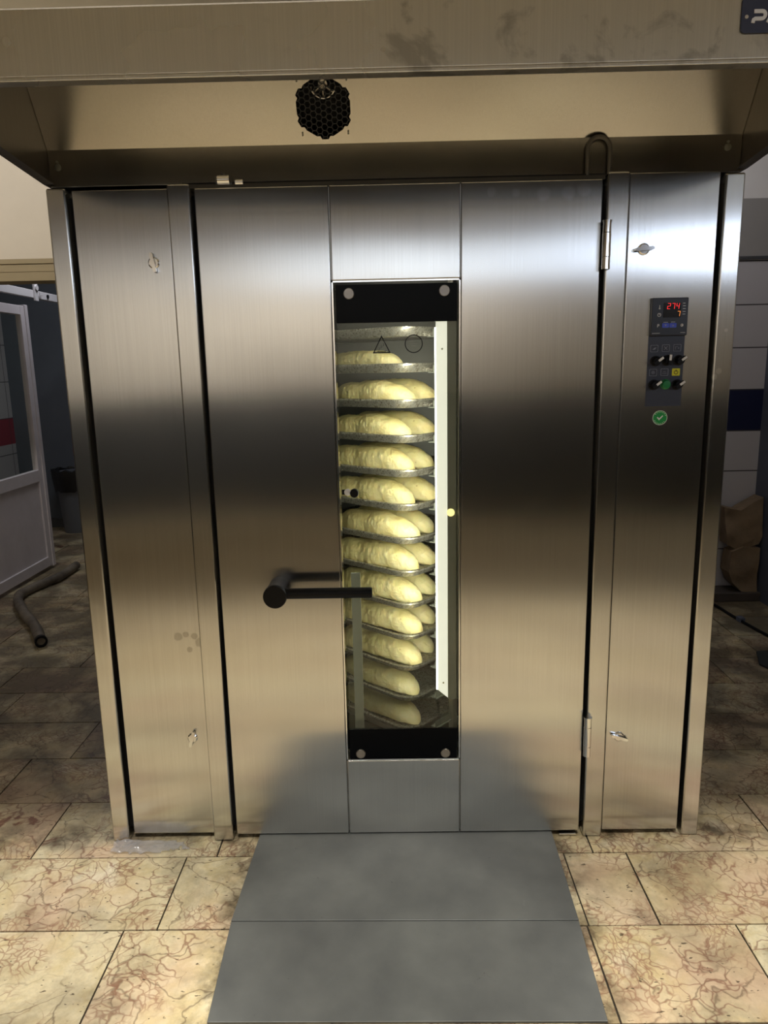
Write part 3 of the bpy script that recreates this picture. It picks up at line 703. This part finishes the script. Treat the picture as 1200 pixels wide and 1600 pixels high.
for u_ in (-.022, .622):
    mb = MB(); bar(mb, tp(u_, .235, .085), tp(u_, .235, 1.90), .004, .012); bar(mb, tp(u_+(.008 if u_ < 0 else -.008), .223, .085), tp(u_+(.008 if u_ < 0 else -.008), .223, 1.90), .008, .002)
    mb.build('post', M['steel_plain'], RK)
mb = MB(); bar(mb, tp(-.022, .235, 1.90), tp(.622, .235, 1.90), .012, .012); bar(mb, tp(.3, .235, 1.90), tp(.3, .235, 1.968), .01, .01); mb.build('top_bar', M['steel_plain'], RK)
mb = MB(); bar(mb, tp(-.022, .235, .095), tp(.622, .235, .095), .010, .02); mb.build('base_bar', M['steel_plain'], RK)
for k, z in enumerate(ZK):
    for u_, s in ((-.013, 1), (.613, -1)):
        mb = MB(); bar(mb, tp(u_, .13, z-.004), tp(u_, .36, z-.004), .012, .0012); bar(mb, tp(u_+.008*s, .13, z-.0175), tp(u_+.008*s, .36, z-.0175), .0012, .016); bar(mb, tp(u_-.004*s, .222, z-.004), tp(u_-.004*s, .25, z-.004), .006, .004)
        mb.build('runner', M['pale_grey'], RK)
ORD = 'topmost second third fourth fifth sixth seventh eighth ninth tenth eleventh twelfth lowest'.split()
def rr3(hu, hv_, r_, z, n=7): return [tuple(tp(.3+p[0], .2+p[1], z)) for p in rrect(0, 0, 2*hu, 2*hv_, r_, n)]
def make_tray(z):
    mb = MB(); z0 = z-.016; z1 = z+.014
    mb.rings([rr3(.262, .162, .05, z0), rr3(.272, .172, .06, z0+.001), rr3(.288, .188, .072, z1-.004), rr3(.2995, .1995, .08, z1-.005), rr3(.300, .200, .08, z1), rr3(.290, .190, .074, z1+.001), rr3(.284, .184, .07, z1-.004), rr3(.270, .170, .06, z0+.0024), rr3(.260, .160, .05, z0+.0022)])
    return mb.build('baking_tray', M['tray'], None, angle=50)
tray0 = None
def lab(k): return 'topmost' if k == 0 else 'lowest' if k == 12 else ORD[k]
for k, z in enumerate(ZK):
    if tray0 is None:
        tray0 = o = make_tray(ZK[0])
    else:
        o = tray0.copy(); COL.objects.link(o); o.location = (0, 0, z-ZK[0])
    pos = {0: 'topmost baking tray in the rack, its underside showing below the black glass band', 12: 'lowest baking tray in the rack, just above the lower black glass band'}.get(k, f'grimy aluminium baking tray, {ORD[k]} from the top of the lit rack')
    tag(o, pos, 'tray', 'baking trays in the rack')
def make_loaf(seed, L=.42, W=.056, H=.080, slash=True):
    mb = MB(); nu, nv = 110, 56; R = []
    for i in range(nu+1):
        t_ = -1+2*i/nu; tt = max(-.9985, min(.9985, t_))
        ends = (1-abs(tt)**3.6)**.5
        wob = 1+.05*noise.noise(Vector((tt*2.2, seed*3.1, 0)))
        w = W*ends**.92*wob; h = H*ends**.80*wob*(1+.06*noise.noise(Vector((tt*1.6, seed, 5))))
        yc = .008*noise.noise(Vector((tt*1.2, seed*1.7, 9)))
        ring = []
        for j in range(nv):
            ph = 2*PI*j/nv; cy_, sz = math.cos(ph), math.sin(ph)
            y_ = w*math.copysign(abs(cy_)**.9, cy_); z_ = h*.42+h*(.58*sz if sz > 0 else .42*sz*1.0)
            if sz < 0: z_ = max(0, h*.42*(1-abs(sz)**.55))*1.0
            if slash and sz > .1:
                y0 = W*(.22+.10*tt); m_ = max(0, 1-(abs(tt)/.82)**4); dd = (y_-y0)/W
                z_ += m_*(.0095*(1/(1+math.exp(dd*26)))-.013*math.exp(-((dd-.09)/.10)**2))
            p = Vector((tt*L/2, y_+yc, z_))
            n1 = noise.noise(Vector((p.x*16+seed*7, p.y*22, p.z*22)))*.0040+noise.noise(Vector((p.x*48+seed, p.y*60, p.z*60)))*.0019+noise.noise(Vector((p.x*120, p.y*130+seed, p.z*130)))*.0012
            nd = Vector((0, cy_, sz)); p += nd*n1*min(1, ends*1.6)
            p.z = max(0, p.z)
            ring.append(p)
        R.append(ring)
    mb.rings(R)
    return mb.build('dough_loaf', M['dough'], None, angle=80)
variants = [make_loaf(1.3), make_loaf(4.1, .41, .058, .078), make_loaf(7.7, .43, .055, .083), make_loaf(9.2, .40, .057, .076, False)]
used = set()
rng = random.Random(3)
def loaf(k, where, var, u0, v0, dz=0, rot=0, label=''):
    u0 += .028
    src = variants[var]
    if var in used: o = src.copy(); COL.objects.link(o)
    else: o = src; used.add(var)
    L = .41
    p = tp(u0+L/2, v0, ZK[k]-.0136)
    o.location = p; a_ = math.atan2(-Uv.y, -Uv.x)+rot
    o.rotation_euler = (0, 0, a_); tag(o, label, 'bread', 'dough loaves on the trays')
for k in range(1, 13):
    n_ = {12: 'lowest tray'}.get(k, f'{ORD[k]} tray from the top')
    du = {1: .06, 2: .012, 3: .03, 4: .03, 5: .03, 6: .0, 7: .015, 8: .0, 9: .0, 10: .004, 11: .006, 12: .004}[k]
    loaf(k, 'f', (3 if k in (1, 11, 12) else rng.randrange(3)), .012+du, .101+rng.uniform(-.004, .005), rot=rng.uniform(-.012, .012), label=f'plump pale dough loaf lying along the front of the {n_}')
    if 2 <= k <= 10:
        loaf(k, 'b', rng.randrange(3), .045+rng.uniform(-.01, .012), .230+rng.uniform(-.003, .003), rot=rng.uniform(-.012, .012), label=f'pale dough loaf half hidden behind the front loaf on the {n_}')

# ------------------------------------------------------------------ steel floor plates in front of the door
RM = thing('threshold_plate', (0, -.35, 0), 'flat grey steel threshold plate of two sheets on the floor before the oven door', 'plate')
mb = MB(); mb.hexa([(-.499, -.716, .0), (.486, -.722, 0), (.496, -.402, 0), (-.509, -.392, 0), (-.499, -.716, .007), (.486, -.722, .007), (.496, -.402, .0125), (-.509, -.392, .0125)])
mb.build('lower_sheet', M['plate'], RM, bevel=.0012)
mb = MB(); mb.hexa([(-.5095, -.389, .0), (.4965, -.399, 0), (.506, .03, 0), (-.494, .03, 0), (-.5095, -.389, .0128), (.4965, -.399, .0128), (.506, .03, .0145), (-.494, .03, .0145)])
mb.build('upper_sheet', M['plate'], RM, bevel=.0012)

# ------------------------------------------------------------------ things at the sides
# sliding door leaf and its rail (left)
LX = -2.85
DL = struct(MB().box(LX-.045, LX, 3.495, 3.575, .03, 2.10).build('door_1', M['leaf'], bevel=.004)); ORG[DL.name] = Vector((0, 0, 0))
mb = MB(); mb.box(LX-.045, LX, 2.40, 2.47, .03, 2.10); mb.box(LX-.045, LX, 2.47, 3.495, 2.03, 2.10); mb.box(LX-.045, LX, 2.47, 3.495, .735, .83); mb.box(LX-.045, LX, 2.47, 3.495, .03, .11)
mb.box(LX-.052, LX+.008, 3.555, 3.60, .02, 2.11)
mb.build('door_frame', M['leaf'], DL, bevel=.004)
MB().box(LX-.030, LX-.014, 2.47, 3.495, .11, .735).build('door_panel', M['leaf'], DL)
MB().box(LX-.025, LX-.019, 2.47, 3.495, .83, 2.03).build('door_glass', M['glass'], DL)
RL = tag(MB().box(LX-.02, LX+.012, 2.3, 4.9, 2.175, 2.235).build('door_rail', M['rail_white'], bevel=.003), 'white painted sliding rail above the white door leaf', 'rail')
ORG[RL.name] = Vector((0, 0, 0))
mb = MB(); mb.box(LX+.012, LX+.026, 3.71, 3.765, 2.155, 2.29); mb.cyl((LX+.012, 3.74, 2.255), (LX+.035, 3.74, 2.255), .022, 16); mb.box(LX+.026, LX+.036, 3.775, 3.83, 2.20, 2.225)
mb.build('hanger', M['rail_white'], RL)
mb = MB(); mb.cyl((LX+.012, 3.95, 2.205), (LX+.02, 3.95, 2.205), .016, 12); mb.build('bolt', M['black'], RL)
for y_ in (2.35, 4.85):
    MB().box(LX-.02, LX+.012, y_-.03, y_+.03, 2.235, 3.2).build('support', M['slate'], RL)
# bin
BN = thing('waste_bin', (-3.24, 5.0, 0), 'grey waste bin with a black liner against the dark slate wall', 'bin')
mb = MB(); mb.lathe((-3.24, 4.98, 0), (0, 0, 1), [(0, .13), (.01, .135), (.50, .165), (.62, .17)], 28); mb.build('bin_body', M['bin_grey'], BN)
mb = MB(); mb.rings([[(-3.24+rr_*math.cos(2*PI*i/32)*(1+.03*math.sin(i*2.3)), 4.98+rr_*math.sin(2*PI*i/32)*(1+.03*math.sin(i*1.7)), z_+.012*math.sin(i*1.9)) for i in range(32)] for z_, rr_ in ((.43, .182), (.52, .196), (.60, .205), (.635, .205), (.64, .16), (.56, .15))]); mb.build('bin_liner', M['binbag'], BN)
# hose
def spline(pts, n=8):
    P_ = [Vector(p) for p in pts]; P_ = [P_[0]*2-P_[1]]+P_+[P_[-1]*2-P_[-2]]; out = []
    for i in range(1, len(P_)-2):
        for k in range(n):
            t_ = k/n; a_, b_, c_, d_ = P_[i-1:i+3]
            out.append(.5*((2*b_)+(c_-a_)*t_+(2*a_-5*b_+4*c_-d_)*t_*t_+(3*b_-a_-3*c_+d_)*t_**3))
    out.append(P_[-2]); return out
hp_ = spline([(-2.63, 3.50, .035), (-2.62, 3.16, .035), (-2.68, 2.93, .035), (-2.69, 2.68, .035), (-2.50, 2.36, .035), (-2.28, 2.07, .035), (-2.11, 1.80, .035)])
HS = thing('rubber_hose', (-2.5, 2.5, 0), 'bent grey rubber hose lying on the floor below the white door leaf', 'hose')
n_ = len(hp_); mb = MB(); mb.tube(hp_, .033, 14, rs=[.033+.002*math.sin(i*.9) for i in range(n_)]); mb.build('hose_body', M['hose'], HS)
e = hp_[-1]; dr = (hp_[-1]-hp_[-2]).normalized(); mb = MB(); mb.lathe(e-dr*.02, dr, [(0, .036), (.03, .036), (.031, .024), (.005, .022)], 16); mb.build('hose_mouth', M['black'], HS)
# paper sack
def sheet_solid(poly, y0, y1, seed, amp):
    mb = MB(); bm = mb.bm
    v0 = [bm.verts.new((x_, y0, z_)) for x_, z_ in poly]; fc = bm.faces.new(v0)
    ex = bmesh.ops.extrude_face_region(bm, geom=[fc]); vs = [x_ for x_ in ex['geom'] if isinstance(x_, bmesh.types.BMVert)]
    for v in vs: v.co.y = y1
    bmesh.ops.triangulate(bm, faces=bm.faces[:]); bmesh.ops.subdivide_edges(bm, edges=bm.edges[:], cuts=3, use_grid_fill=True); bmesh.ops.subdivide_edges(bm, edges=bm.edges[:], cuts=1, use_grid_fill=True)
    for v in bm.verts:
        n3 = noise.noise_vector(Vector((v.co.x*9+seed, v.co.y*6, v.co.z*9)))
        v.co.y += n3.y*amp; v.co.x += n3.x*amp*.3
    return mb
SK = thing('paper_sack', (2.3, 2.5, .06), 'crumpled brown paper sack standing on the ledge by the white wall tiles', 'sack')
sheet_solid([(2.215, .34), (2.205, .20), (2.24, .125), (2.30, .062), (2.40, .062), (2.395, .20), (2.405, .36), (2.29, .37)], 2.44, 2.56, 2, .018).build('sack_base', M['paper'], SK, angle=25)
sheet_solid([(2.15, .64), (2.255, .615), (2.33, .66), (2.40, .70), (2.412, .44), (2.40, .385), (2.28, .335), (2.19, .385), (2.165, .5)], 2.45, 2.575, 8, .022).build('sack_top', M['paper'], SK, angle=25)
# cable
cp = spline([(2.06, 2.40, .009), (2.083, 2.33, .009), (2.10, 2.12, .009), (2.125, 1.92, .009), (2.15, 1.77, .009), (2.19, 1.6, .009)])
CB = thing('power_cable', (2.1, 2.1, 0), 'thin black cable crossing the floor in front of the paper sack', 'cable')
MB().tube(cp, .009, 10).build('cable_lead', M['black'], CB)
MB().box(2.095, 2.13, 2.02, 2.07, .0, .03).build('cable_clip', M['navy_wall'], CB, bevel=.004)
mb = MB(); mb.prism([(1.965, 1.55), (1.90, 1.385), (1.93, 1.30), (2.25, 1.33), (2.25, 1.60)], lambda a_, b_, d_: (a_, b_, d_), .001, .012)
tag(mb.build('floor_mat', M['mat'], bevel=.003), 'small dark mat lying on the floor near the cable', 'mat')
# crumpled plastic film at the foot of the left post
mb = MB(); nx, ny = 30, 12; G = []
for j in range(ny):
    row = []
    for i in range(nx):
        fx, fy = i/(nx-1), j/(ny-1); x_ = -.985+.26*fx; y_ = -.080+.070*fy
        z_ = .003+.034*abs(noise.noise(Vector((x_*24, y_*40, 1))))*max(0, 1-fx*.8)
        row.append(mb.bm.verts.new((x_, y_, z_)))
    G.append(row)
for j in range(ny-1):
    for i in range(nx-1):
        fx, fy = (i+.5)/nx-.3, (j+.5)/ny-.55
        if (fx/.62)**2+(fy/.5)**2 < 1+.5*noise.noise(Vector((i*.5, j*.6, 3))): mb.bm.faces.new((G[j][i], G[j][i+1], G[j+1][i+1], G[j+1][i]))
for v in [v for v in mb.bm.verts if not v.link_faces]: mb.bm.verts.remove(v)
fl = tag(mb.build('plastic_film', M['film'], angle=20), 'crumpled clear plastic film on the floor at the foot of the left oven post', 'film')
sm_ = fl.modifiers.new('sheet', 'SOLIDIFY'); sm_.thickness = .0008

# ------------------------------------------------------------------ light
def area(name, loc, target, sx, sy, power, col, spread=180):
    l = bpy.data.lights.new(name, 'AREA'); l.shape = 'RECTANGLE'; l.size = sx; l.size_y = sy; l.energy = power; l.color = col; l.spread = math.radians(spread)
    o = bpy.data.objects.new(name, l); COL.objects.link(o); o.location = loc
    o.rotation_euler = (Vector(target)-Vector(loc)).to_track_quat('-Z', 'Y').to_euler(); return o
def spot(name, loc, target, power, col, cone, blend, rad=.12):
    l = bpy.data.lights.new(name, 'SPOT'); l.energy = power; l.color = col; l.spot_size = math.radians(cone); l.spot_blend = blend; l.shadow_soft_size = rad
    o = bpy.data.objects.new(name, l); COL.objects.link(o); o.location = loc
    o.rotation_euler = (Vector(target)-Vector(loc)).to_track_quat('-Z', 'Y').to_euler(); return o
for x in (-1.7, -.55, .55, 1.7): spot('ceiling_lamp', (x, -1.3, 3.12), (x, -1.3, 0), 205, (1,.965,.89), 53, .2)
area('lintel_fill', (-2.2, -.5, 3.1), (-2.2, 1.5, 2.5), 2.0, .2, 10, (1,.95,.85), 100)  # added fill that brightens the lintel wall, no fixture there
area('front_wall_fill', (-1.2, -4.3, 3.12), (-1.4, -5.5, 1.9), 4.5, .3, 38, (1,.97,.91), 75)  # added wash so the steel mirrors a brighter front wall
area('far_room_fill', (-2.4, 3.6, 3.15), (-2.4, 3.6, 0), .6, .6, 16, (.92,.94,1))  # added fill lifting the dark far room
area('rear_right_fill', (1.8, 1.7, 3.15), (1.8, 1.9, 0), .5, .5, 6, (.95,.95,1))  # added fill for the dim corner behind the oven on the right
area('daylight', (3.5, -5.44, 2.7), (0, 1, 1.6), 1.5, .45, 15, (.78,.86,1))
area('chamber_light', (LX0 if False else .112, .088, 1.12), (-.5, .7, 1.1), .015, 1.25, 10, (1,.96,.82))
w = bpy.data.worlds.new('world'); S.world = w; w.use_nodes = True
w.node_tree.nodes['Background'].inputs[0].default_value = (.8,.85,1,1); w.node_tree.nodes['Background'].inputs[1].default_value = .03
